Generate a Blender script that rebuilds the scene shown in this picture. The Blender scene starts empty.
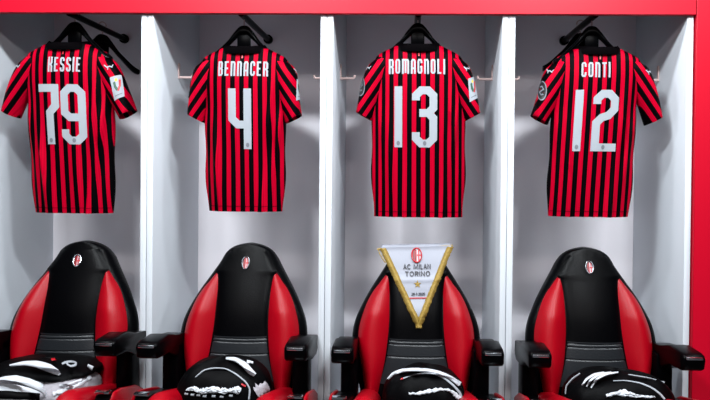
import bpy, bmesh, math, random
from mathutils import Vector, Matrix

scene = bpy.context.scene
C = scene.collection

# ------------------------------------------------------------------ camera
YAW, PITCH, ROLL, FPX = .026, -.0098, .0098, 630.0
CAM = Vector((0, -2.7074, 1.3))
_cy, _sy, _cp, _sp = math.cos(YAW), math.sin(YAW), math.cos(PITCH), math.sin(PITCH)
FW = Vector((-_sy * _cp, _cy * _cp, _sp))
_rt = Vector((_cy, _sy, 0)); _up = _rt.cross(FW)
RT = math.cos(ROLL) * _rt + math.sin(ROLL) * _up
UP = -math.sin(ROLL) * _rt + math.cos(ROLL) * _up
cd = bpy.data.cameras.new('camera'); cam = bpy.data.objects.new('camera', cd); C.objects.link(cam)
cd.sensor_width = 36; cd.lens = 36 * FPX / 710
cd.shift_x = -34.84 / 710; cd.shift_y = -23.06 / 710
m = Matrix.Identity(4)
for i in range(3):
    m[i][0] = RT[i]; m[i][1] = UP[i]; m[i][2] = -FW[i]; m[i][3] = CAM[i]
cam.matrix_world = m
scene.camera = cam

def at(px, py, Y):
    """point of the place at depth Y that the photograph shows at px, py"""
    d = FW + RT * ((px - 389.84) / FPX) + UP * ((176.94 - py) / FPX)
    t = (Y - CAM.y) / d.y
    return CAM + d * t

# ------------------------------------------------------------------ world, lights, exposure
w = bpy.data.worlds.new('world'); scene.world = w; w.use_nodes = True
bg = w.node_tree.nodes['Background']; bg.inputs[0].default_value = (.80, .86, 1, 1); bg.inputs[1].default_value = .02
scene.view_settings.view_transform = 'Standard'; scene.view_settings.look = 'None'
scene.view_settings.exposure = 0.0; scene.view_settings.gamma = 1; scene.view_settings.use_curve_mapping = False

def area(name, loc, target, sx, sy, power, col):
    l = bpy.data.lights.new(name, 'AREA'); l.shape = 'RECTANGLE'; l.size = sx; l.size_y = sy
    l.energy = power; l.color = col
    o = bpy.data.objects.new(name, l); C.objects.link(o); o.location = loc
    o.rotation_euler = (Vector(target) - Vector(loc)).to_track_quat('-Z', 'Y').to_euler()
    return o
COOL = (.90, .96, 1.0)
for nx in (-2.1, .05, 2.25):                       # ceiling row just in front of the lockers
    area('ceiling_lamp', (nx, -.85, 3.30), (nx * .8, -.45, 0), .45, .16, 50, COOL)
for nx in (-1.0, 1.1):                             # middle ceiling row
    area('ceiling_lamp', (nx, -2.1, 3.30), (nx * .6, -.2, .6), .6, .2, 100, COOL)
for nx in (-1.3, 1.3):                             # ceiling row behind the camera
    area('ceiling_lamp', (nx, -4.4, 3.30), (nx * .3, 0, 1.0), 1.9, .5, 58, (1, .96, .96))

# ------------------------------------------------------------------ materials
def sr(r, g, b):
    f = lambda c: ((c / 255 + .055) / 1.055) ** 2.4 if c > 10 else c / 255 / 12.92
    return (f(r), f(g), f(b), 1)

def mat(name, col, rough=.5, metal=0.0, bump=0.0, bscale=200, var=0.0, vscale=3, coat=0.0, spec=.5):
    m = bpy.data.materials.new(name); m.use_nodes = True
    nt = m.node_tree; b = nt.nodes['Principled BSDF']
    b.inputs['Base Color'].default_value = col; b.inputs['Roughness'].default_value = rough
    b.inputs['Metallic'].default_value = metal; b.inputs['Specular IOR Level'].default_value = spec
    b.inputs['Coat Weight'].default_value = coat; b.inputs['Coat Roughness'].default_value = .15
    tc = nt.nodes.new('ShaderNodeTexCoord')
    if var:
        n = nt.nodes.new('ShaderNodeTexNoise'); n.inputs['Scale'].default_value = vscale; n.inputs['Detail'].default_value = 4
        nt.links.new(tc.outputs['Object'], n.inputs['Vector'])
        mx = nt.nodes.new('ShaderNodeMix'); mx.data_type = 'RGBA'
        mx.inputs['A'].default_value = tuple(c * (1 - var) for c in col[:3]) + (1,)
        mx.inputs['B'].default_value = tuple(min(1, c * (1 + var)) for c in col[:3]) + (1,)
        nt.links.new(n.outputs['Fac'], mx.inputs['Factor']); nt.links.new(mx.outputs['Result'], b.inputs['Base Color'])
    if bump:
        n2 = nt.nodes.new('ShaderNodeTexNoise'); n2.inputs['Scale'].default_value = bscale; n2.inputs['Detail'].default_value = 3
        nt.links.new(tc.outputs['Object'], n2.inputs['Vector'])
        bp = nt.nodes.new('ShaderNodeBump'); bp.inputs['Strength'].default_value = bump; bp.inputs['Distance'].default_value = .004
        nt.links.new(n2.outputs['Fac'], bp.inputs['Height']); nt.links.new(bp.outputs['Normal'], b.inputs['Normal'])
    return m

M = {}
M['board'] = mat('white laminate', sr(204, 209, 215), .42, var=.02, spec=.3)
M['back'] = mat('grey lilac laminate', sr(240, 236, 241), .6, var=.03, vscale=2, spec=.2)
M['header'] = mat('glossy red panel', sr(176, 0, 30), .42, coat=.0, bump=.02, bscale=40, spec=.27)
M['floor'] = mat('grey floor', sr(36, 36, 40), .6, var=.1)
M['ceil'] = mat('white ceiling', sr(105, 105, 108), .8)
M['steel'] = mat('brushed steel', sr(205, 180, 176), .4, metal=.25)
M['chrome'] = mat('chrome', sr(215, 220, 225), .18, metal=1)
M['blackplastic'] = mat('black plastic', sr(2, 2, 3), .28, spec=.05)
M['leather'] = mat('black leather', sr(2, 2, 3), .30, bump=.2, bscale=260, spec=.06)
M['leathersheen'] = mat('ribbed black leather with painted sheen', sr(24, 26, 29), .34, bump=.2, bscale=140, spec=.30)  # lighter base than the plain leather: sheen from above put into the colour
M['redleather'] = mat('red leather', sr(138, 0, 15), .38, spec=.2, bump=.2, bscale=240, var=.08, vscale=9)
M['print'] = mat('white print', sr(144, 149, 155), .6, spec=.05)
M['crestgrey'] = mat('grey print', sr(95, 98, 105), .5)
M['crestred'] = mat('crest red', sr(165, 8, 24), .4)
M['crestblack'] = mat('crest black', sr(12, 10, 12), .4)
M['crestwhite'] = mat('crest white', sr(165, 165, 170), .4)
M['collar'] = mat('black knit', sr(2, 1, 2), .8, bump=.2, bscale=400, spec=.02)
M['blackfabric'] = mat('black sports fabric', sr(4, 4, 5), .5, bump=.2, bscale=300, spec=.04)
M['whitefabric'] = mat('white sports fabric', sr(178, 182, 188), .7, bump=.5, bscale=60)
M['netfabric'] = mat('pale net fabric', sr(142, 138, 144), .8, bump=.6, bscale=150, var=.25, vscale=70)
M['satin'] = mat('white satin', sr(142, 144, 154), .5, bump=.1, bscale=90, spec=.2)
M['gold'] = mat('gold fringe', sr(138, 112, 44), .6, metal=.0, bump=.9, bscale=170, var=.45, vscale=120)
M['navy'] = mat('dark lettering', sr(22, 20, 32), .5)
M['badgegreen'] = mat('badge green', sr(28, 70, 52), .5)
M['yellow'] = mat('badge yellow', sr(214, 178, 40), .5)

def jersey_mat():
    m = bpy.data.materials.new('red and black striped jersey'); m.use_nodes = True
    nt = m.node_tree; N = nt.nodes; L = nt.links; b = N['Principled BSDF']
    b.inputs['Roughness'].default_value = .48; b.inputs['Specular IOR Level'].default_value = .02
    uv = N.new('ShaderNodeUVMap'); uv.uv_map = 'UVMap'
    sp = N.new('ShaderNodeSeparateXYZ'); L.new(uv.outputs[0], sp.inputs[0])
    def mth(op, a, bb=None, c=None):
        n = N.new('ShaderNodeMath'); n.operation = op
        for i, v in enumerate((a, bb, c)):
            if v is None: continue
            if isinstance(v, (int, float)): n.inputs[i].default_value = v
            else: L.new(v, n.inputs[i])
        return n.outputs[0]
    ph = mth('FRACT', mth('ADD', mth('DIVIDE', sp.outputs[0], .0400), 100.5))     # .5 = centre of a black stripe
    dist = mth('ABSOLUTE', mth('SUBTRACT', ph, .5))                                # 0 black centre .. .5 red centre
    mask = mth('SMOOTH_MIN', 1, mth('MAXIMUM', mth('MULTIPLY', mth('SUBTRACT', dist, .250), 40), 0), .0)
    # tonal fine lines inside the red
    fine = mth('SINE', mth('MULTIPLY', dist, 2 * math.pi * 7))
    fine = mth('MULTIPLY_ADD', fine, .16, .84)
    red = N.new('ShaderNodeMix'); red.data_type = 'RGBA'
    red.inputs['A'].default_value = sr(70, 0, 12); red.inputs['B'].default_value = sr(168, 0, 32)
    L.new(fine, red.inputs['Factor'])
    mx = N.new('ShaderNodeMix'); mx.data_type = 'RGBA'; mx.inputs['A'].default_value = sr(3, 2, 3)
    L.new(red.outputs['Result'], mx.inputs['B']); L.new(mask, mx.inputs['Factor'])
    L.new(mx.outputs['Result'], b.inputs['Base Color'])
    tc = N.new('ShaderNodeTexCoord')
    n2 = N.new('ShaderNodeTexNoise'); n2.inputs['Scale'].default_value = 500; L.new(tc.outputs['Object'], n2.inputs['Vector'])
    bp = N.new('ShaderNodeBump'); bp.inputs['Strength'].default_value = .15; bp.inputs['Distance'].default_value = .002
    L.new(n2.outputs['Fac'], bp.inputs['Height']); L.new(bp.outputs['Normal'], b.inputs['Normal'])
    return m
M['jersey'] = jersey_mat()

# ------------------------------------------------------------------ mesh helpers
class MB:
    def __init__(s): s.bm = bmesh.new(); s.uvs = None
    def box(s, x0, x1, y0, y1, z0, z1, bevel=0.0, seg=2):
        t = bmesh.new(); bmesh.ops.create_cube(t, size=1)
        for v in t.verts:
            v.co = Vector(((x0 + x1) / 2 + v.co.x * (x1 - x0), (y0 + y1) / 2 + v.co.y * (y1 - y0), (z0 + z1) / 2 + v.co.z * (z1 - z0)))
        if bevel: bmesh.ops.bevel(t, geom=t.edges[:] , offset=bevel, segments=seg, affect='EDGES', profile=.5)
        s.merge(t); return s
    def merge(s, t):
        me = bpy.data.meshes.new('tmp'); t.to_mesh(me); t.free(); s.bm.from_mesh(me); bpy.data.meshes.remove(me)
    def grid(s, rows, closed_u=False, cap0=False, cap1=False):
        vs = [[s.bm.verts.new(p) for p in r] for r in rows]
        n = len(rows[0])
        for i in range(len(rows) - 1):
            for j in range(n if closed_u else n - 1):
                k = (j + 1) % n
                try: s.bm.faces.new((vs[i][j], vs[i][k], vs[i + 1][k], vs[i + 1][j]))
                except ValueError: pass
        if cap0: s.bm.faces.new(vs[0][::-1])
        if cap1: s.bm.faces.new(vs[-1])
        return s
    def tube(s, pts, r, n=10, cap=True):
        pts = [Vector(p) for p in pts]; rows = []
        ref = None
        for i, p in enumerate(pts):
            d = (pts[min(i + 1, len(pts) - 1)] - pts[max(i - 1, 0)]).normalized()
            if ref is None: ref = Vector((0, 0, 1)) if abs(d.z) < .9 else Vector((1, 0, 0))
            a = d.cross(ref).normalized(); bb = a.cross(d).normalized(); ref = bb
            rr = r[i] if isinstance(r, (list, tuple)) else r
            rows.append([p + (a * math.cos(2 * math.pi * k / n) + bb * math.sin(2 * math.pi * k / n)) * rr for k in range(n)])
        return s.grid(rows, True, cap, cap)
    def poly(s, pts): s.bm.faces.new([s.bm.verts.new(p) for p in pts]); return s
    def build(s, name, material, parent=None, smooth=True, sharp=40, recalc=True):
        if recalc: bmesh.ops.recalc_face_normals(s.bm, faces=s.bm.faces[:])
        me = bpy.data.meshes.new(name); s.bm.to_mesh(me); s.bm.free()
        me.materials.append(material)
        if smooth:
            me.shade_smooth()
            try: me.set_sharp_from_angle(angle=math.radians(sharp))
            except Exception: pass
        o = bpy.data.objects.new(name, me); C.objects.link(o)
        if parent: o.parent = parent
        return o

def thing(name, label, cat, loc=(0, 0, 0), rz=0, group=None):
    o = bpy.data.objects.new(name, None); C.objects.link(o); o.empty_display_size = .1
    o.location = loc; o.rotation_euler = (0, 0, rz); o['label'] = label; o['category'] = cat
    if group: o['group'] = group
    return o
def tag(o, label, cat, group=None):
    o['label'] = label; o['category'] = cat
    if group: o['group'] = group
    return o
def struct(o): o['kind'] = 'structure'; return o
def copy_tree(o, parent=None):
    c = o.copy(); C.objects.link(c)
    if parent: c.parent = parent
    for ch in list(o.children): copy_tree(ch, c)
    return c
def interp(tab, x):
    if x <= tab[0][0]: return tab[0][1]
    for i in range(len(tab) - 1):
        x0, y0 = tab[i]; x1, y1 = tab[i + 1]
        if x <= x1:
            # monotone-ish smooth (Catmull-Rom)
            ym = tab[i - 1][1] if i else y0 - (y1 - y0); xm = tab[i - 1][0] if i else x0 - (x1 - x0)
            yp = tab[i + 2][1] if i + 2 < len(tab) else y1 + (y1 - y0); xp = tab[i + 2][0] if i + 2 < len(tab) else x1 + (x1 - x0)
            h = x1 - x0; t = (x - x0) / h
            m0 = (y1 - ym) / (x1 - xm) * h; m1 = (yp - y0) / (xp - x0) * h
            return ((2 * t**3 - 3 * t * t + 1) * y0 + (t**3 - 2 * t * t + t) * m0 + (-2 * t**3 + 3 * t * t) * y1 + (t**3 - t * t) * m1)
    return tab[-1][1]

# strokes -> flat letters laid on a surface ---------------------------------
def _o(*p): return list(p)
G = {
 'E': (.46, [[(.44,.92),(.08,.92),(.08,.08),(.44,.08)], [(.08,.5),(.38,.5)]]),
 'S': (.5, [[(.42,.72),(.42,.84),(.34,.92),(.16,.92),(.08,.84),(.08,.62),(.16,.53),(.34,.47),(.42,.38),(.42,.16),(.34,.08),(.16,.08),(.08,.16),(.08,.28)]]),
 'I': (.16, [[(.08,0),(.08,1)]]),
 'K': (.5, [[(.08,0),(.08,1)], [(.42,1),(.42,.62),(.3,.5),(.42,.38),(.42,0)], [(.08,.5),(.3,.5)]]),
 'B': (.5, [[(.08,.08),(.34,.08),(.42,.16),(.42,.42),(.34,.5),(.08,.5)], [(.34,.5),(.4,.57),(.4,.85),(.33,.92),(.08,.92),(.08,0)]]),
 'N': (.5, [[(.08,0),(.08,.92),(.33,.92),(.42,.82),(.42,0)]]),
 'A': (.5, [[(.08,0),(.08,.82),(.17,.92),(.33,.92),(.42,.82),(.42,0)], [(.08,.36),(.42,.36)]]),
 'C': (.5, [[(.42,.68),(.42,.84),(.34,.92),(.16,.92),(.08,.84),(.08,.16),(.16,.08),(.34,.08),(.42,.16),(.42,.32)]]),
 'R': (.5, [[(.08,0),(.08,.92),(.34,.92),(.42,.84),(.42,.55),(.34,.47),(.08,.47)], [(.3,.47),(.42,.36),(.42,0)]]),
 'O': (.5, [[(.42,.5),(.42,.84),(.34,.92),(.16,.92),(.08,.84),(.08,.16),(.16,.08),(.34,.08),(.42,.16),(.42,.5)]]),
 'M': (.76, [[(.08,0),(.08,.92),(.6,.92),(.68,.82),(.68,0)], [(.38,.92),(.38,.06)]]),
 'G': (.5, [[(.42,.7),(.42,.84),(.34,.92),(.16,.92),(.08,.84),(.08,.16),(.16,.08),(.34,.08),(.42,.16),(.42,.46),(.26,.46)]]),
 'L': (.44, [[(.08,1),(.08,.08),(.44,.08)]]),
 'T': (.48, [[(0,.92),(.48,.92)], [(.24,.92),(.24,0)]]),
}
NUM = {
 '1': (.13, [[(.065,0),(.065,1)]]),
 '2': (.42, [[(.064,.77),(.064,.85),(.15,.936),(.265,.936),(.351,.85),(.351,.69),(.26,.585),(.15,.55),(.064,.46),(.064,.064),(.41,.064)]]),
 '3': (.42, [[(.064,.77),(.064,.85),(.15,.936),(.265,.936),(.351,.85),(.351,.65),(.27,.565),(.12,.565)], [(.27,.565),(.351,.48),(.351,.15),(.265,.064),(.15,.064),(.064,.15),(.064,.25)]]),
 '4': (.39, [[(.064,1),(.064,.50),(.16,.405),(.32,.405)], [(.32,1),(.32,0)]]),
 '7': (.36, [[(0,.936),(.29,.936),(.29,.64),(.19,.53),(.19,0)]]),
 '9': (.42, [[(.351,.45),(.15,.45),(.064,.53),(.064,.85),(.15,.936),(.265,.936),(.351,.85),(.351,.15),(.265,.064),(.15,.064),(.064,.15),(.064,.25)]]),
}
PEN = {
 'A': (.62, [[(.04,0),(.31,1),(.58,0)], [(.14,.33),(.48,.33)]]),
 'C': (.62, [[(.56,.78),(.42,.95),(.22,.95),(.06,.72),(.06,.28),(.22,.05),(.42,.05),(.56,.22)]]),
 'M': (.92, [[(.06,0),(.12,1),(.46,.15),(.80,1),(.86,0)]]),
 'I': (.14, [[(.07,0),(.07,1)]]), 'L': (.44, [[(.06,1),(.06,.05),(.42,.05)]]),
 'N': (.6, [[(.06,0),(.06,1),(.54,0),(.54,1)]]),
 'T': (.56, [[(0,.95),(.56,.95)], [(.28,.95),(.28,0)]]),
 'O': (.7, [[(.64,.5),(.58,.78),(.45,.95),(.25,.95),(.12,.78),(.06,.5),(.12,.22),(.25,.05),(.45,.05),(.58,.22),(.64,.5)]]),
 'R': (.56, [[(.06,0),(.06,.95),(.36,.95),(.5,.82),(.5,.62),(.36,.5),(.06,.5)], [(.3,.5),(.52,0)]]),
 '2': (.5, [[(.06,.75),(.14,.93),(.36,.93),(.44,.75),(.44,.62),(.06,.06),(.46,.06)]]),
 '8': (.5, [[(.25,.52),(.08,.66),(.08,.82),(.18,.94),(.32,.94),(.42,.82),(.42,.66),(.25,.52),(.06,.36),(.06,.18),(.18,.06),(.32,.06),(.44,.18),(.44,.36),(.25,.52)]]),
 '1': (.26, [[(.02,.8),(.18,.96),(.18,0)]]), '-': (.34, [[(.04,.48),(.3,.48)]]),
 '0': (.5, [[(.44,.5),(.42,.82),(.32,.94),(.18,.94),(.08,.82),(.06,.5),(.08,.18),(.18,.06),(.32,.06),(.42,.18),(.44,.5)]]),
 ' ': (.3, []),
}
def stroke(mb, pts, t, fn, step=.012):
    """mitred ribbon of width t along 2D pts, each vertex put on the surface fn(x, z)"""
    P = [Vector(p) for p in pts]
    closed = (P[0] - P[-1]).length < 1e-6
    if closed: P = P[:-1]
    n = len(P); L = []; R = []
    for i in range(n):
        a = P[i - 1] if (i or closed) else None
        b = P[(i + 1) % n] if (i < n - 1 or closed) else None
        d0 = (P[i] - a).normalized() if a is not None else None
        d1 = (b - P[i]).normalized() if b is not None else None
        if d0 is None: d0 = d1
        if d1 is None: d1 = d0
        n0 = Vector((-d0.y, d0.x)); n1 = Vector((-d1.y, d1.x)); mm = n0 + n1
        if mm.length < 1e-6: mm = n0
        mm.normalize(); k = (t / 2) / max(.45, mm.dot(n0))
        L.append(P[i] + mm * k); R.append(P[i] - mm * k)
    rng = range(n if closed else n - 1)
    rows = []
    for i in rng:
        j = (i + 1) % n; seg = max(1, int((P[j] - P[i]).length / step))
        for s in range(seg):
            f = s / seg; rows.append((L[i].lerp(L[j], f), R[i].lerp(R[j], f)))
    rows.append((L[0], R[0]) if closed else (L[-1], R[-1]))
    mb.grid([[fn(*r[0].lerp(r[1], q)) for q in (0, .5, 1)] for r in rows])
def text(mb, s, font, cx, z0, h, fn, t, gap=.1, sx=1.0, width=None):
    tot = sum(font[c][0] for c in s) + gap * (len(s) - 1)
    if width: sx = width / (tot * h)
    x = cx - tot * h * sx / 2
    for c in s:
        wd, st = font[c]
        for pl in st: stroke(mb, [(x + p[0] * h * sx, z0 + p[1] * h) for p in pl], t, fn)
        x += (wd + gap) * h * sx
def disc(mb, cx, cz, rx, rz, fn, n=24, a0=0, a1=2 * math.pi):
    c = mb.bm.verts.new(fn(cx, cz)); prev = None; first = None
    full = abs(a1 - a0 - 2 * math.pi) < 1e-6
    ring = [mb.bm.verts.new(fn(cx + rx * math.cos(a0 + (a1 - a0) * i / n), cz + rz * math.sin(a0 + (a1 - a0) * i / n))) for i in range(n if full else n + 1)]
    for i in range(len(ring) if full else len(ring) - 1):
        mb.bm.faces.new((c, ring[i], ring[(i + 1) % len(ring)]))
def crest(parent, name, cx, cz, rx, rz, fn, ring_mat, up=Vector((0, -1, 0))):
    """oval club crest: striped left half, white right half with a red cross, bright rim"""
    off = lambda d: (lambda x, z: fn(x, z) + up * d)
    mb = MB(); disc(mb, cx, cz, rx, rz, off(.0010)); e = mb.build(name, M['crestwhite'], parent)
    mb = MB(); disc(mb, cx, cz, rx * .86, rz * .86, off(.0022), 14, math.pi / 2, 1.5 * math.pi); mb.build(name + '_stripes', M['crestred'], e)
    mb = MB()
    for k in (-.62, -.3):
        hh = rz * .84 * math.sqrt(max(0, 1 - (k / .86) ** 2)); stroke(mb, [(cx + rx * k, cz - hh), (cx + rx * k, cz + hh)], rx * .17, off(.0032))
    mb.build(name + '_bars', M['crestblack'], e)
    mb = MB(); stroke(mb, [(cx + rx * .06, cz), (cx + rx * .82, cz)], rz * .2, off(.0030)); stroke(mb, [(cx + rx * .4, cz - rz * .74), (cx + rx * .4, cz + rz * .74)], rx * .24, off(.0034))
    mb.build(name + '_cross', M['crestred'], e)
    mb = MB(); N = 28
    pts = [off(.0028)(cx + rx * .95 * math.cos(2 * math.pi * i / N), cz + rz * .95 * math.sin(2 * math.pi * i / N)) for i in range(N + 1)]
    mb.tube(pts, rx * (.2 if ring_mat == M['chrome'] else .13), 6, False); mb.build(name + '_rim', ring_mat, e)
    return e

# ------------------------------------------------------------------ setting
HB = 1.969                                   # underside of the red header
struct(MB().box(-5, 5, -6, .9, -.05, 0).build('floor', M['floor']))
struct(MB().box(-5, 5, -6, .9, 3.36, 3.42).build('ceiling', M['ceil']))
struct(MB().box(-5, 5, .66, .72, 0, 3.36).build('wall_back', M['ceil']))
struct(MB().box(-3.2, 1.2135, -.018, .012, HB, 3.36, .002, 1).build('trim_1', M['header']))
struct(MB().box(1.2165, 3.2, -.016, .030, 0, 3.36, .002, 1).build('wall_right', M['header']))

# ------------------------------------------------------------------ lockers
X0, PITCHX, T, DEP = -1.934, .78, .0265, .616
descr = ['white open locker at the left end holding the shirt numbered 79',
         'white open locker holding the shirt numbered 4, second from left',
         'white open locker holding the shirt numbered 13, behind the pennant chair',
         'white open locker holding the shirt numbered 12, against the plain red wall']
RODX = [-1.50, -.733, .045, .813]
for i in range(4):
    xl = X0 + PITCHX * i + T; xr = X0 + PITCHX * (i + 1) + T    # outer faces of this unit's two boards
    t = thing('locker', descr[i], 'locker', ((xl + xr) / 2, .3, 0), 0, 'row of open lockers')
    c = (xl + xr) / 2; hw = (xr - xl) / 2 - .0010
    def part(nm, mb, mt, p=t, **k): 
        o = mb.build(nm, mt, p, **k); return o
    for sgn in (-1, 1):
        a, b = sorted((sgn * hw, sgn * (hw - T)))
        sp = part('side_board', MB().box(a, b, -.3 + .001, DEP - .3, .0, HB + .30, .003, 2), M['board'])
        # coat hook on the inner face: back plate, arm, upturned tip
        xi = sgn * (hw - T); mb = MB()
        zc = 1.772; yk = .30 - .3
        mb.box(*sorted((xi, xi - sgn * .006)), yk - .009, yk + .009, zc - .04, zc + .035, .002, 1)
        mb.tube([(xi - sgn * .003, yk, zc - .033), (xi - sgn * .062, yk, zc - .033), (xi - sgn * .068, yk, zc - .030), (xi - sgn * .070, yk, zc - .018)], .0060, 8)
        mb.build('coat_hook', M['steel'], sp)
    part('back_board', MB().box(-hw + T, hw - T, DEP - .3 - .012, DEP - .3, .06, HB + .27), M['back'])
    part('top_board', MB().box(-hw + T, hw - T, -.27, DEP - .312, HB + .25, HB + .27), M['board'])
    part('bottom_board', MB().box(-hw + T, hw - T, -.27, DEP - .312, .06, .085), M['board'])
    part('plinth', MB().box(-hw + T, hw - T, -.25, -.23, 0, .06), M['board'])
    rx = RODX[i] - c; mb = MB(); mb.tube([(rx, -.25, 1.985), (rx, .288, 1.985)], .0145, 14)
    rod = part('hanging_rail', mb, M['blackplastic'])
    mb = MB(); mb.tube([(rx, .286, 1.985), (rx, .304, 1.985)], .024, 16); mb.build('rail_flange', M['blackplastic'], rod)

# ------------------------------------------------------------------ hangers
def hanger(name, label, x, y, rz, ztop, group=None, low=.0):
    """ztop = height of the rail the hook sits on"""
    t = thing(name, label, 'hanger', (x, y, ztop), rz, group)
    mb = MB(); rows = []
    tab = [(0, -.064), (.02, -.068), (.045, -.092), (.07, -.122), (.10, -.152), (.15, -.198), (.19, -.215)]
    half = [(0, .024), (.02, .023), (.045, .019), (.075, .014), (.11, .014), (.16, .015), (.195, .008)]
    for k in range(-26, 27):
        xx = .172 * k / 26; zc = interp(tab, abs(xx)) - low; hz = interp(half, abs(xx)); dy = .014 if abs(xx) < .05 else .014 + .012 * (abs(xx) - .05) / .14
        yb = .018 * (abs(xx) / .195) ** 2
        rows.append([Vector((xx, -yb + dy * math.cos(a), zc + hz * math.sin(a))) for a in [2 * math.pi * q / 12 for q in range(12)]])
    mb.grid(rows, True, True, True); mb.build('shoulder_bar', M['blackplastic'], t)
    mb = MB(); mb.box(-.030, .030, -.008, .008, -.140 - low, -.07 - low, .005, 2); mb.build('crossbar', M['blackplastic'], t)
    mb = MB(); r = .017; zc = 0
    pts = [(0, 0, -.065 - low), (0, 0, -.022)] + [(r * math.sin(a) * 1.0, 0, .002 + r * -math.cos(a) * 1.0) for a in [math.radians(q) for q in range(20, 300, 20)]]
    mb.tube(pts, .0028, 8); mb.build('hook', M['steel'], t)
    return t

# ------------------------------------------------------------------ jerseys
def jersey(label, cx, cy, zt, number, surname, hem, chest, lean, spread, seed, badge, left_patch, name_w, length=.775, sleeve_drop=0.0, tx=-.008, nx=-.012):
    rnd = random.Random(seed)
    t = thing('football_shirt', label, 'shirt', (cx, cy, zt), 0, 'striped shirts hanging in the lockers')
    # local z: 0 at the collar, negative down
    wt = [(-length, hem), (-.55, (hem + chest) / 2 + .004), (-.34, chest), (-.27, chest - .004), (-.16, .198), (-.085, .196), (-.062, .185), (-.045, .160), (-.028, .125), (-.012, .096), (0, .080)]
    dt = [(-length, .048), (-.5, .058), (-.3, .066), (-.15, .068), (-.08, .058), (-.04, .048), (-.012, .050), (0, .055)]
    A = [(rnd.uniform(-.14, .14), rnd.uniform(.012, .03), rnd.uniform(-.06, .06), rnd.uniform(.002, .0045)) for _ in range(7)]
    A += [(.112 + rnd.uniform(-.015, .015), .014, .09, .030), (-.128 + rnd.uniform(-.015, .015), .012, -.07, .022), (.150, .011, .14, .028), (-.160, .010, -.1, .014), (.135, .008, -.10, -.010)]
    def fold(x, z):
        s = min(1, max(0, (-z - .14) / .22)); e = 0
        for (x0, sg, sl, am) in A:
            d = (x - x0 - sl * (z + .45)) / sg; e += am * math.exp(-d * d) * (.6 + .4 * math.sin(z * 11 + x0 * 40))
        return e * s
    def half(z):
        s = min(1, max(0, (-z - .3) / .2))
        return interp(wt, z) + .004 * s * math.sin(z * 21 + seed)
    def front(x, z):
        h = half(z); d = interp(dt, z); u = min(1, abs(x) / h)
        y = -d * (1 - u ** 2.3) ** (1 / 2.3)
        return y - fold(x, z) * (1 - u ** 6)
    def xs(z): return lean * (-z) / length
    def surf(x, z):                                   # x measured in the shirt, before the lean
        return Vector((x + xs(z), front(x, z) - .0016, z))
    mb = MB(); rows = []; N = 96; uvx = []
    zs = [-length, -length + .004, -length + .012]
    zs += [-length + .012 + (length - .10) * i / 44 for i in range(1, 45)] + [-.085 + .004 * i for i in range(0, 17)]
    for z in zs:
        h = half(z); d = interp(dt, z); r = []; ux = []
        for k in range(N):
            a = 2 * math.pi * k / N
            ca, sa = math.cos(a), math.sin(a)
            x = h * math.copysign(abs(ca) ** (2 / 2.3), ca)
            if sa >= 0:  # front
                y = front(x, z)
            else: y = d * (abs(sa) ** (2 / 2.3))
            r.append(Vector((x + xs(z), y, z)))
            ex = max(0, abs(x) - .10); ux.append((math.copysign(abs(x) + 2.4 * ex * ex, x) + (fold(x, z) * .22 if sa >= 0 else 0), z))
        rows.append(r); uvx.append(ux)
    mb.grid(rows, True)
    # give the cloth its underside at the hem so it is closed
    flat = [u for r in uvx for u in r]
    mb.bm.verts.ensure_lookup_table()
    lay = mb.bm.loops.layers.uv.new('UVMap')
    for f in mb.bm.faces:
        for lp in f.loops: lp[lay].uv = flat[lp.vert.index]
    mb.bm.verts.index_update()
    for f in mb.bm.faces:
        for lp in f.loops: lp[lay].uv = flat[lp.vert.index]
    mb.build('body', M['jersey'], t, sharp=80)
    # collar band round the neck
    mb = MB(); rows = []
    for q in range(9):
        g = q / 8; zc = -.034 + .034 * g
        r = []
        for k in range(48):
            a = 2 * math.pi * k / 48; hx = .110 - .022 * g; hy = .060 - .004 * g
            dip = -.017 * max(0, math.sin(a)) if math.sin(a) > 0 else -.03 * g * abs(math.sin(a))
            bul = .003 * math.sin(math.pi * g)
            r.append(Vector(((hx + bul) * math.cos(a), -(hy + bul + .004) * math.sin(a), zc + dip)))
        rows.append(r)
    mb.grid(rows, True); mb.build('collar', M['collar'], t)
    # sleeves
    def sleeve(sgn):
        tcx = [(0, .150), (.25, .178), (.6, .178 + (spread - .178) * .52), (1, spread)]
        tcz = [(0, -.078), (.25, -.125), (.6, -.225), (1, -.330 - sleeve_drop)]
        trx = [(0, .045), (.15, .052), (.4, .054), (.7, .048), (1, .043)]
        try_ = [(0, .040), (.2, .052), (.6, .054), (1, .048)]
        def pt(tt, phi, off=0.0):
            cxx = interp(tcx, tt); cz = interp(tcz, tt); rx = interp(trx, tt) + off; ry = interp(try_, tt) + off
            wob = .004 * math.sin(3 * phi + seed + tt * 5) * tt
            lx = (rx + wob) * math.sin(phi); ly = -(ry + wob) * math.cos(phi)
            k = min(1, tt / .5); ax, az = 1 - .16 * k, .50 * k + (0)
            return Vector((sgn * (cxx + lx * ax), ly, cz + lx * az * .95))
        mb = MB(); rows = []
        for i in range(27):
            tt = i / 26; rows.append([pt(tt, 2 * math.pi * k / 40) for k in range(40)])
        # rolled hem
        rows.append([pt(1, 2 * math.pi * k / 40, -.003) for k in range(40)])
        rows.append([pt(.95, 2 * math.pi * k / 40, -.004) for k in range(40)])
        mb.grid(rows, True, True, False)
        lay = mb.bm.loops.layers.uv.new('UVMap'); ca, sa = math.cos(math.radians(56)), math.sin(math.radians(56))
        for f in mb.bm.faces:
            for lp in f.loops:
                v = lp.vert.co; lp[lay].uv = ((abs(v.x) + abs(v.y + .03) * .25) * sa + v.z * ca + .006, v.z)
        o = mb.build('sleeve', M['jersey'], t, sharp=80)
        return o, pt
    sl = {s: sleeve(s) for s in (-1, 1)}
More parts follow.
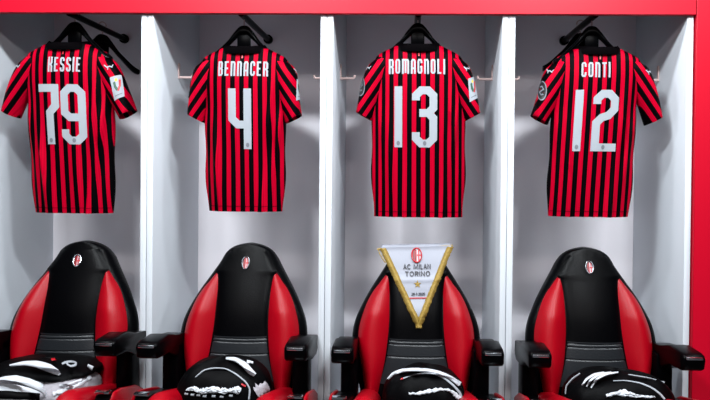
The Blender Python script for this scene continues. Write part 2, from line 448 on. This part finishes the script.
    def on_sleeve(sgn, t0, phi0):
        o, pt = sl[sgn]
        return lambda u, v, off=.0016: pt(t0 - v / .26, phi0 + (u + sgn * .28 * v) / .052 * sgn * sgn if sgn > 0 else phi0 - (u - .28 * v) / .052, off)
    def patch(fn, hw, hv, nm, mt, parent, off, n=8):
        mb = MB(); mb.grid([[fn(hw * (2 * i / n - 1), hv * (2 * j / n - 1), off) for i in range(n + 1)] for j in range(n + 1)])
        return mb.build(nm, mt, parent)
    # leaping cat mark near each shoulder
    for s in (-1, 1):
        fn = on_sleeve(s, .27, math.radians(badge[1] if s > 0 else left_patch[1]))
        mb = MB(); q = lambda x, z: fn(x * 1.0, z, .002)
        stroke(mb, [(-.018, .012), (-.008, .0), (.004, .002), (.015, -.004)], .0055, q, .006)
        stroke(mb, [(-.004, .0), (-.006, -.012)], .004, q, .006); stroke(mb, [(.012, -.002), (.020, .010)], .0035, q, .006)
        mb.build('leaping_cat_mark', M['print'], sl[s][0])
    if badge[0]:
        fn = on_sleeve(1, .60, math.radians(badge[1]))
        b = patch(fn, .027, .043, 'cup_badge', M['print'], sl[1][0], .002); b['label'] = 'white sleeve badge with a cup'
        q = lambda x, z: fn(x, z, .0032)
        mb = MB(); stroke(mb, [(-.012, .022), (-.010, .004), (-.002, -.010)], .010, q, .006); mb.build('badge_green', M['badgegreen'], b)
        mb = MB(); stroke(mb, [(.013, .024), (.010, .002), (.0, -.014)], .010, q, .006); mb.build('badge_red', M['crestred'], b)
        mb = MB(); disc(mb, -.003, .027, .006, .006, q, 10); mb.build('badge_star', M['yellow'], b)
        mb = MB(); stroke(mb, [(-.017, -.029), (.017, -.029)], .003, q, .006); mb.build('badge_line', M['crestgrey'], b)
    if left_patch[0]:
        fn = on_sleeve(-1, .60, math.radians(left_patch[1]))
        q = lambda x, z: fn(x, z, .0022)
        mb = MB(); disc(mb, 0, 0, .026, .038, q, 24); b = mb.build('round_badge', M['crestblack'], sl[-1][0])
        q2 = lambda x, z: fn(x, z, .0032)
        mb = MB(); stroke(mb, [(.024 * math.cos(a), .035 * math.sin(a)) for a in [2 * math.pi * k / 20 for k in range(21)]], .004, q2, .02)
        stroke(mb, [(-.012, .012), (.0, .016), (.010, .008), (.0, .0), (-.010, -.008), (.0, -.016), (.012, -.010)], .005, q2, .006)
        mb.build('badge_lettering', M['crestgrey'], b)
    # printing on the back
    mb = MB(); text(mb, surname, G, tx, -.150, .068, surf, .0080, .24, width=name_w)
    mb.build('name_print', M['print'], t, smooth=True)
    mb = MB(); z0 = -.182 - .022 - .265; H = .265
    gp = .16 if number[0] == '1' else .02
    tot = sum(NUM[c][0] for c in number) + gp * (len(number) - 1); x = nx - tot * H / 2
    feet = []
    for c in number:
        wd, st = NUM[c]
        for pl in st: stroke(mb, [(x + p[0] * H, z0 + p[1] * H) for p in pl], .128 * H, surf, .012)
        feet.append(x + H * {'1': .065, '2': .2, '3': .21, '4': .32, '7': .19, '9': .21}[c]); x += (wd + gp) * H
    npn = mb.build('number_print', M['print'], t)
    for fx in feet:
        mb = MB(); disc(mb, fx, z0 + .018, .0075, .010, lambda a, b: surf(a, b) + Vector((0, -.0012, 0)), 14); mb.build('number_crest', M['crestgrey'], npn)
    # tiny mark under the collar
    mb = MB(); stroke(mb, [(0, -.056), (0, -.070)], .006, surf, .006); mb.build('neck_mark', M['crestred'], t)
    # hem stitching
    mb = MB(); pts = [surf(hem * .97 * (k / 30 - 1), -length + .024) for k in range(61)]
    mb.tube([p + Vector((0, .0008, 0)) for p in pts], .0009, 5, False); mb.build('hem_stitching', M['collar'], t)
    return t

Yj = .105
jersey('red and black striped shirt numbered 79 in the leftmost locker', -1.528, Yj, 1.872, '79', 'KESSIE', .178, .195, .030, .268, 3, (True, 28), (False, 40), .143, tx=.008, nx=-.006)
jersey('red and black striped shirt numbered 4', -.727, Yj, 1.858, '4', 'BENNACER', .168, .182, .008, .222, 8, (True, 84), (True, 84), .218, .745, tx=.005, nx=-.008)
jersey('red and black striped shirt numbered 13 above the pennant', .049, Yj, 1.872, '13', 'ROMAGNOLI', .200, .209, .006, .243, 14, (True, 42), (True, 60), .244)
jersey('red and black striped shirt numbered 12 in the rightmost locker', .838, Yj, 1.862, '12', 'CONTI', .178, .186, -.032, .252, 21, (False, 40), (True, 48), .122, .755, tx=-.018, nx=-.006)
for k, (x, zt, lab) in enumerate([(-1.502, 1.985, '79'), (-.733, 1.985, '4'), (.045, 1.985, '13'), (.813, 1.985, '12')]):
    hanger('clothes_hanger', 'black plastic hanger inside the collar of the shirt numbered ' + lab, x, Yj, 0, zt + .014, 'black clothes hangers', (0, .014, 0, .010)[k])
hanger('clothes_hanger', 'empty black hanger turned sideways behind the shirt numbered 79', -1.50, .36, math.radians(47), 1.999, 'black clothes hangers')
hanger('clothes_hanger', 'empty black hanger behind the shirt numbered 12', .813, .29, math.radians(-8), 1.999, 'black clothes hangers')

# ------------------------------------------------------------------ chairs
ZT = .968
HW = [(0, .0), (.004, .030), (.012, .062), (.026, .088), (.044, .108), (.075, .126), (.10, .141), (.145, .170), (.2, .206), (.25, .234), (.32, .265), (.385, .277), (.45, .273), (.5, .262), (.56, .248), (.64, .232)]
XI = [(.122, .128), (.14, .122), (.165, .118), (.2, .115), (.25, .113), (.33, .113), (.39, .118), (.45, .126), (.5, .136), (.56, .150), (.64, .166)]
XO = [(.122, .131), (.14, .146), (.165, .164), (.2, .191), (.25, .217), (.33, .243), (.39, .249), (.45, .243), (.5, .233), (.56, .222), (.64, .208)]
def yf(z):                                              # front of the backrest, local y
    return interp([(.32, -.082), (.38, -.075), (.48, -.062), (.58, -.040), (.70, -.008), (.85, .052), (.97, .100)], z)
def panel_y(x, z):
    xi = interp(XI, ZT - z) if ZT - z > .122 else interp(HW, ZT - z) - .012
    u = min(1, abs(x) / max(.02, xi))
    y = yf(z) - .012 * (1 - u * u)
    for zg in (.580, .566, .517): y += .004 * math.exp(-((z - zg) / .0022) ** 2)
    return y
def make_chair(label):
    t = thing('sports_seat', label, 'chair', (0, 0, 0), 0, 'padded team seats in front of the lockers')
    # shell
    mb = MB(); rows = []
    dzs = [.0015, .004, .008, .014, .022, .032, .044] + [.044 + .596 * i / 34 for i in range(1, 35)]
    for dz in dzs[::-1]:
        z = ZT - dz; h = interp(HW, dz); th = .140 * min(1, .35 + dz / .12) ; th = min(th, .05 + h)
        yc = yf(z) + th / 2; r = []
        for k in range(56):
            a = 2 * math.pi * k / 56; ca, sa = math.cos(a), math.sin(a)
            e = 2 / 3.0
            r.append(Vector((h * math.copysign(abs(ca) ** e, ca), yc - th / 2 * math.copysign(abs(sa) ** e, sa), z)))
        rows.append(r)
    mb.grid(rows, True, True, True); mb.build('backrest_shell', M['leather'], t, sharp=70)
    # centre panel, upper smooth part and lower ribbed part
    def panel(z0, z1, n, nm, mt):
        mb = MB(); rows = []
        for i in range(n + 1):
            z = z0 + (z1 - z0) * i / n; dz = ZT - z
            xm = (interp(XI, dz) + .006) if dz > .122 else interp(HW, dz) - .016
            rows.append([Vector((xm * (k / 14 - 1), (panel_y(xm * (k / 14 - 1), z) - .004 + .012 * (abs(k / 14 - 1) ** 8)), z)) for k in range(29)])
        mb.grid(rows); return mb.build(nm, mt, t, sharp=80)
    panel(.588, .935, 40, 'backrest_panel', M['leather'])
    panel(.405, .588, 110, 'lumbar_panel', M['leathersheen'])
    # red wings
    for s in (-1, 1):
        mb = MB(); rows = []
        for i in range(45):
            dz = .1225 + (.64 - .1225) * i / 44; z = ZT - dz; a = interp(XI, dz); b = interp(XO, dz)
            hgt = .052 * min(1, ((dz - .118) / .16)) ** .7
            r = []
            for k in range(17):
                g = k / 16; x = a + (b - a) * g
                pr = max(0, math.sin(math.pi * g ** 1.35)) ** .65
                r.append(Vector((s * x, yf(z) + .006 + .020 * g - hgt * pr, z)))
            rows.append(r)
        mb.grid(rows); mb.build('side_wing', M['redleather'], t, sharp=80)
    crest(t, 'emblem', 0, .888, .0165, .0265, lambda x, z: Vector((x, panel_y(x, z) - .0055, z)), M['chrome'])
    # armrests
    for s in (-1, 1):
        mb = MB(); X = s * .286
        prof = [(-.306, .548), (-.320, .558), (-.328, .598), (-.322, .609), (-.300, .615), (-.20, .616), (-.165, .608), (-.11, .590), (-.012, .574), (-.002, .57), (-.002, .50), (-.02, .49), (-.12, .500), (-.20, .538), (-.29, .546)]
        rows = []
        for (g, sh) in ((-.042, .80), (-.039, .95), (-.032, 1), (0, 1), (.032, 1), (.039, .95), (.042, .80)):
            cyy = -.13; czz = .570
            rows.append([Vector((X + g, cyy + (p[0] - cyy) * (1 - (1 - sh) * .12), czz + (p[1] - czz) * sh)) for p in prof])
        mb.grid(rows, True, True, True); ar = mb.build('armrest', M['blackplastic'], t, sharp=50)
        mb = MB(); mb.box(X - .032, X + .032, -.331, -.305, .594, .6045, .0035, 2); st = mb.build('armrest_trim', M['chrome'], ar); st['label'] = 'silver strip on the front of the armrest'
        mb = MB(); mb.box(X - .04 - .012 * s, X + .03 - .012 * s, -.10, -.006, .26, .55, .012, 2); mb.build('armrest_post', M['blackplastic'], ar)
    # seat, its front raised
    tilt = lambda y: -.26 * (y + .33) - .022
    drop = .018
    mb = MB(); rows = []
    for i in range(17):
        x = -.155 + .31 * i / 16; pr = []
        for (y, z) in ((-.01, .435), (-.20, .428), (-.38, .436), (-.46, .440), (-.505, .425), (-.525, .395), (-.52, .35), (-.30, .34), (-.01, .34)):
            pr.append(Vector((x, y, (z - .008 * (1 - (x / .155) ** 2) if z > .38 else z) + tilt(y))))
        rows.append(pr)
    mb.grid(rows, True, True, True); mb.build('seat_cushion', M['leather'], t, sharp=45)
    for s in (-1, 1):
        mb = MB(); rows = []
        for i in range(21):
            y = -.53 + .52 * i / 20; f = math.sin(math.pi * min(1, (i + .6) / 6) / 2); r = []
            for k in range(17):
                a = math.pi * k / 16; r.append(Vector((s * (.198 - .062 * math.cos(a)), y, .335 + .140 * f * math.sin(a) ** .6 + tilt(y))))
            rows.append(r)
        mb.grid(rows, False); mb.build('seat_bolster', M['redleather'], t, sharp=70)
        # side pad under the armrest: black core, red outer cover, bright strip
        mb = MB(); prof = [(-.345, .30), (-.355, .36), (-.352, .445), (-.335, .468), (-.28, .478), (-.06, .478), (-.04, .46), (-.04, .30)]
        rows = [[Vector((s * (.295 + g), p[0] * (1 - q * .03), tilt(p[0]) - drop + .39 + (p[1] - .39) * (1 - q * .12))) for p in prof] for g, q in ((-.040, 1), (-.034, .2), (-.02, 0), (.02, 0), (.028, 0))]
        mb.grid(rows, True, True, True); sd = mb.build('side_pad', M['blackplastic'], t, sharp=45)
        mb = MB(); mb.box(s * .293 - .028, s * .293 + .028, -.360, -.335, .440, .449, .003, 2); mb.build('side_pad_trim', M['chrome'], sd)
        mb = MB(); prof2 = [(-.352, .28), (-.366, .36), (-.362, .450), (-.335, .478), (-.28, .489), (-.12, .489), (-.05, .47), (-.04, .28)]
        rows = [[Vector((s * (.323 + g), p[0] * (1 - q * .05), tilt(p[0]) - drop + .39 + (p[1] - .39) * (1 - q * .10))) for p in prof2] for g, q in ((-.001, 0.3), (.003, 0), (.009, .2), (.013, 1))]
        mb.grid(rows, True, True, True); mb.build('side_cover', M['redleather'], t, sharp=50)
    mb = MB(); mb.box(-.27, .27, -.46, -.05, .27, .345, .01, 2); mb.build('seat_frame', M['blackplastic'], t)
    mb = MB(); mb.box(-.16, .16, -.40, -.10, .03, .275, .02, 2); mb.build('pedestal', M['blackplastic'], t)
    mb = MB(); mb.box(-.24, .24, -.48, -.03, 0, .035, .01, 2); mb.build('base_plate', M['blackplastic'], t)
    return t

chairs = []
proto = make_chair('black and red padded seat at the left edge, in front of the shirt numbered 79')
labs = [None, 'black and red padded seat in front of the shirt numbered 4', 'black and red padded seat with a white pennant over its backrest',
        'black and red padded seat below the shirt numbered 12, beside the red wall']
CX = [-1.455, -.703, .0490, .8000]
for i in range(4):
    o = proto if i == 0 else copy_tree(proto)
    o.location = (CX[i], 0, 0)
    if labs[i]: o['label'] = labs[i]
    for ch in o.children:
        if ch.name.split('.')[0] == 'armrest': ch.location.z = (.020, .018, .012, .008)[i]
    chairs.append(o)
proto.rotation_euler.z = math.radians(2)

# ------------------------------------------------------------------ pennant
def pennant():
    cx = CX[2]
    t = thing('pennant', 'white gold-fringed triangular pennant hung over the top of a seat', 'pennant', (cx + .011, 0, .62))
    t.rotation_euler.y = math.radians(-2)
    def back(x, z): return min(panel_y(x, z), yf(z) - .008) - .012
    ztop, zb = .966, .650
    def hwid(z): return .004 + .150 * max(0, (z - zb) / (ztop - zb))
    def S(x, z):                                           # cloth surface, local to the pennant
        zz = min(z, .955); k = (z - zb) / (ztop - zb)
        y = yf(zz) - .026 - .004 * math.sin(x * 30 + 1) * k + .006 * math.exp(-((z - .830) / .010) ** 2) * -1 + .004 * math.sin(z * 60) * (1 - k)
        return Vector((x, y, z - .62))
    mb = MB(); rows = []
    n = 46
    for i in range(n + 1):
        z = zb + (ztop - zb) * i / n; h = hwid(z)
        rows.append([S(h * (k / 12 - 1), z) for k in range(25)])
    top = rows[-1]
    for a in range(1, 6):                                  # over the rod and down the back of the seat
        an = math.pi / 2 * a / 5
        rows.append([p + Vector((0, .045 * math.sin(an) * 1.6, .006 * math.sin(2 * an))) for p in top])
    mb.grid(rows); cl = mb.build('banner_cloth', M['satin'], t, sharp=80)
    md = cl.modifiers.new('thickness', 'SOLIDIFY'); md.thickness = .0010; md.offset = 0
    rnd = random.Random(4)
    for s in (-1, 1):
        mb = MB(); rows = []
        for i in range(71):
            z = zb - .012 + (ztop - zb + .010) * i / 70; h = hwid(z) + .003
            j = rnd.uniform(-.002, .002)
            rows.append([S(s * max(0, h - .020 + j * .6), z) + Vector((0, -.002, 0)), S(s * (h - .008), z) + Vector((0, -.007, 0)), S(s * (h + .006 + j), z - .002) + Vector((0, -.002, 0))])
        mb.grid(rows); fr = mb.build('fringe', M['gold'], t, sharp=30); fr['label'] = 'gold fringe'
        md = fr.modifiers.new('thickness', 'SOLIDIFY'); md.thickness = .003
    mb = MB(); mb.tube([(-.172, yf(.955) - .012, .335), (-.168, yf(.955) - .012, .338), (.155, yf(.955) - .012, .345), (.160, yf(.955) - .012, .345)], [.006, .0045, .0045, .006], 10); mb.build('dowel', M['gold'], t)
    mb = MB(); mb.tube([(-.168, .07, .334), (-.160, .06, .315), (-.150, .05, .300), (-.138, .045, .282)], .0025, 6); mb.build('cord', M['gold'], t)
    L = lambda d: (lambda x, z: S(x, z) + Vector((0, -d, 0)))
    crest(t, 'club_crest', 0, .932, .0225, .031, L(.0035), M['crestred'])
    mb = MB(); text(mb, 'AC MILAN', PEN, .0, .874, .020, L(.0046), .0036, .16, width=.118); text(mb, 'TORINO', PEN, .002, .845, .019, L(.0046), .0042, .14, width=.108)
    text(mb, '28-1-2020', PEN, .002, .768, .010, L(.0046), .0024, .1, width=.058)
    mb.build('lettering', M['navy'], t)
    mb = MB(); pts = []
    for k in range(10):
        a = math.pi / 2 + k * math.pi / 5; r = .0175 if k % 2 == 0 else .0072; pts.append(L(.0034)(r * math.cos(a), .813 + r * math.sin(a)))
    c = mb.bm.verts.new(L(.0055)(0, .813)); vs = [mb.bm.verts.new(p) for p in pts]
    for k in range(10): mb.bm.faces.new((c, vs[k], vs[(k + 1) % 10]))
    st = mb.build('star', M['gold'], t, smooth=False); st['label'] = 'gold star'
    mb = MB(); stroke(mb, [(-.036, .757), (.036, .757)], .004, L(.0042)); mb.build('red_line', M['crestred'], t)
    return t
pennant()

# ------------------------------------------------------------------ folded kit on the seats
class Heap:
    """soft folded garment: a rounded pile with sagging, wrinkled front; ribbons are laid on its front surface"""
    def __init__(s, name, label, cat, pl, pr, ptop, zb, Y, depth, mt, seed, p=2.4, group=None, skew=0.0, q=2.0):
        a = at(pl, 390, Y); b = at(pr, 390, Y); top = at((pl + pr) / 2, ptop, Y)
        s.cx = (a.x + b.x) / 2; s.a = (b.x - a.x) / 2; s.zb = zb; s.h = top.z - zb; s.Y = Y; s.d = depth; s.p = p; s.q = q; s.seed = seed; s.skew = skew
        s.t = thing(name, label, cat, (s.cx, Y, zb), 0, group)
        mb = MB(); rows = []; N = 64; K = 22
        for i in range(K + 1):
            ph = math.pi / 2 * i / K
            r = []
            for k in range(N):
                th = 2 * math.pi * k / N
                r.append(s.pt(th, ph))
            rows.append(r)
        base = [Vector((v.x, v.y, 0)) for v in rows[0]]
        mb.grid([base] + rows, True, True, True); s.body = mb.build('folded_cloth', mt, s.t, sharp=80)
    def pt(s, th, ph):
        e = 2 / s.p; f = 2 / s.q
        cx, sx = math.cos(th), math.sin(th); cp, sp = math.cos(ph), math.sin(ph)
        rr = max(0, cp) ** f
        x = s.a * rr * math.copysign(abs(cx) ** e, cx); y = s.d * rr * math.copysign(abs(sx) ** e, sx); z = s.h * max(0, sp) ** f
        w = .006 * math.sin(9 * th + s.seed + 4 * ph) * cp + .004 * math.sin(17 * th - 6 * ph + s.seed * 2) * cp
        return Vector((x * (1 + w * 2) + s.skew * z, y * (1 + w * 3), z * (1 + .05 * math.sin(2 * th + s.seed) + .03 * math.sin(5 * th + s.seed))))
    def fy(s, x, z):
        zz = min(.995, max(0, z / s.h)); x -= s.skew * z
        lim = (1 - zz ** s.q)
        u = min(.985, abs(x) / s.a / max(.05, lim ** (1 / s.q)))
        return -s.d * lim ** (1 / s.q) * (1 - u ** s.p) ** (1 / s.p)
    def loc(s, px, py):
        Yc = s.Y - s.d * .8
        for _ in range(6):
            P = at(px, py, Yc); Yc = s.Y + s.fy(P.x - s.cx, P.z - s.zb)
        P = at(px, py, Yc); return Vector((P.x - s.cx, Yc - s.Y, P.z - s.zb))
    def ribbon(s, name, mt, pts, thick=.004, parent=None, label=None, crumple=0.0):
        """pts: (px, py, half width in px) along the ribbon"""
        import random as _r
        rn = _r.Random(len(pts) + int(pts[0][0])); rag = 1 if crumple > .0024 else 0; mb = MB(); rows = []; P = []
        for i in range(len(pts) - 1):
            for q in range(6):
                g = q / 6; P.append(tuple(pts[i][c] * (1 - g) + pts[i + 1][c] * g for c in range(3)))
        P.append(pts[-1])
        # smooth
        for _ in range(3): P = [P[0]] + [tuple((P[i - 1][c] + 2 * P[i][c] + P[i + 1][c]) / 4 for c in range(3)) for i in range(1, len(P) - 1)] + [P[-1]]
        for i, (x, y, hw) in enumerate(P):
            if rag: hw *= rn.uniform(.65, 1.35); y += rn.uniform(-.35, .35)
            x0, y0, _ = P[max(0, i - 1)]; x1, y1, _ = P[min(len(P) - 1, i + 1)]
            d = Vector((x1 - x0, y1 - y0)).normalized(); nn = Vector((-d.y, d.x)); r = []
            for k in range(9):
                g = k / 4 - 1; c = s.loc(x + nn.x * hw * g, y + nn.y * hw * g)
                b = thick * (1 - g * g) ** .5 if abs(g) < 1 else -.004
                b += crumple * rn.uniform(-1, 1) * (1 - g * g)
                out = Vector((c.x / s.a ** 2, c.y / s.d ** 2, c.z / s.h ** 2)); out = (out / max(.0001, out.length))
                r.append(c + (Vector((0, -.6, 0)) + out * .6) * (b + .002))
            rows.append(r)
        mb.grid(rows); o = mb.build(name, mt, parent or s.t, sharp=80)
        if label: o['label'] = label
        return o

SEAT = .402
kg = 'folded black and white kit on the seats'
h = Heap('folded_jacket', 'black folded jacket with one broad white stripe on the seat below the shirt numbered 4', 'jacket', 180, 272, 357.5, SEAT, -.215, .13, M['blackfabric'], 1, 2.6, kg, q=2.3)
h.ribbon('sleeve_stripe', M['whitefabric'], [(226, 358.2, 1), (236, 359, 2.2), (245, 365, 3.2), (250, 371, 3.2), (255, 375, 2.2)], .003, label='white stripe')
h.ribbon('piping', M['print'], [(196, 377, .5), (204, 370, .7), (214, 368, .7), (226, 368.5, .7), (236, 374, .9), (246, 382, .9), (250, 389, 1.0), (249, 399, 1.0)], .003)
h.ribbon('collar_tab', M['whitefabric'], [(247, 361.2, 1.4), (253, 362.8, 1.4)], .003)
h.ribbon('lining', M['netfabric'], [(256, 393, 7), (262, 389, 7), (268, 386, 5)], .008, crumple=.0025, label='pale net lining')
h.ribbon('inner_shirt', M['whitefabric'], [(188, 389.4, 1.2), (194, 388.2, 2.4), (199, 390.8, 1.6), (203, 391.5, 3), (212, 389.5, 4), (222, 391, 3), (232, 390.5, 2), (236, 389.5, 3.6), (240, 392, 3.0)], .008, crumple=.006, label='crumpled white shirt')
for q, (x, y) in enumerate([(187, 393.6), (193, 394.6), (199, 395), (205, 396), (214, 396), (222, 396.5), (231, 395.5)]):
    h.ribbon('print_mark', M['print'], [(x - 1.8, y, 1.2), (x + 1.8, y + .3, 1.2)], .003)
h.ribbon('red_tag', M['crestred'], [(241.5, 384, 1), (245.5, 386.5, 1)], .004)

h = Heap('folded_jacket', 'black folded jacket with thin white piping on the seat under the pennant', 'jacket', 383, 465, 366.5, SEAT, -.215, .13, M['blackfabric'], 5, 2.6, kg, q=2.4)
h.ribbon('sleeve_stripe', M['whitefabric'], [(388, 379, .8), (393, 373.5, 1.4), (402, 370.2, 1.7), (414, 369.4, 1.8), (426, 369.8, 1.8), (438, 372, 1.8), (449, 376.5, 2.0), (460, 384, 2.6)], .003, label='white stripe')
h.ribbon('piping', M['print'], [(403, 378.5, .8), (414, 375, .8), (424, 373.6, .8), (434, 373.4, .8), (444, 378, 1.0), (453, 385, 1.2), (460, 393, 1.4), (461.5, 399, 1.4)], .003)
h.ribbon('inner_shirt', M['whitefabric'], [(409, 393.5, 1.6), (419, 393.8, 1.8), (428, 391.6, 2.6), (440, 389.3, 1.6), (449, 390, 1.6), (455, 394, 2.4), (459, 398, 2.2)], .005, crumple=.0025, label='crumpled white shirt')
h.ribbon('red_tag', M['crestred'], [(401, 379.2, 1), (403.4, 378.6, 1)], .004)

h = Heap('folded_jacket', 'glossy black folded jacket with three white stripes on the seat below the shirt numbered 12', 'jacket', 563, 672, 370, SEAT, -.215, .13, M['blackfabric'], 9, 2.5, kg, skew=-.05, q=2.4)
h.ribbon('piping', M['print'], [(565.5, 394, .5), (566, 386, .7), (572, 379, .8), (580, 373.5, .7)], .003)
for k in range(3):
    h.ribbon('sleeve_stripe', M['whitefabric'], [(582 + k * 4.5, 385.5 + k * 1.2, .7), (586 + k * 5, 379.5, 1.3), (594 + k * 6, 374.3 - k * .2, 1.4), (604 + k * 7, 372.4, .8)], .003, label='white stripe')
h.ribbon('hem_piping', M['print'], [(613, 381, .5), (625, 380.5, .6), (640, 383, .9), (652, 388, 1), (660, 394, 1.1), (664, 399, 1.2)], .003)
h.ribbon('edge_piping', M['print'], [(628, 374.5, .4), (646, 377.5, .7), (664, 382.5, .8)], .003)
h.ribbon('inner_shirt', M['whitefabric'], [(606, 396, 1.2), (616, 393.5, 2.6), (625, 393, 3.6), (634, 396, 1.8), (645, 396.5, 1.4), (654, 397, 1.2)], .006, crumple=.0045, label='crumpled white shirt')

# the left seat: white folded kit under a black jacket
b = Heap('folded_shorts', 'white folded shorts lying under the black jacket on the leftmost seat', 'shorts', -16, 58, 369, SEAT, -.230, .165, M['whitefabric'], 3, 3.0, None, q=2.6)
b.ribbon('fold', M['whitefabric'], [(-6, 381, 2.2), (12, 381, 2.6), (30, 385, 2.6), (44, 391, 2.4), (48, 398, 2)], .007, crumple=.001)
b.ribbon('dark_panel', M['blackfabric'], [(-8, 394.5, 4.5), (12, 395, 4.4), (28, 396, 4), (40, 397, 3.6)], .008, label='black side panel')
n = Heap('folded_undershirt', 'pale grey crumpled shirt under the black jacket, right part of the leftmost pile', 'shirt', 44, 96, 371, SEAT, -.205, .145, M['netfabric'], 7, 2.2, None, q=2.2)
n.ribbon('fold', M['whitefabric'], [(54, 394, 2.4), (64, 391, 2.8), (78, 386, 2.2), (91, 377, 1.6)], .007, crumple=.003)
n.ribbon('fold', M['whitefabric'], [(60, 386, 1.4), (70, 384.5, 1.8), (82, 380, 1.6)], .007, crumple=.002)
j = Heap('folded_jacket', 'black folded jacket with a white numeral, on top of the leftmost pile', 'jacket', -6, 97, 357.5, .470, -.165, .150, M['blackfabric'], 11, 2.6, kg, q=2.0)
j.ribbon('sleeve_stripe', M['whitefabric'], [(10, 365.5, .8), (24, 363, 2.0), (36, 363.5, 3.4), (48, 367.5, 4.4), (57, 372.5, 3.2), (60, 375, 1.2)], .004, label='white stripe')
j.ribbon('number_print', M['print'], [(66.5, 361.8, .9), (67.5, 364.5, 1.1), (71, 366.3, 1.1), (75.5, 365, 1.1), (76, 362.3, 1), (71, 361.2, .9), (65, 362.2, 1), (62, 364, .8)], .002, label='white numeral')
j.ribbon('cuff', M['whitefabric'], [(88, 365.5, 1.4), (93, 368.5, 2.4)], .006)
j.ribbon('red_tag', M['crestred'], [(51.5, 359.4, .9), (55.5, 358.9, .9)], .004)
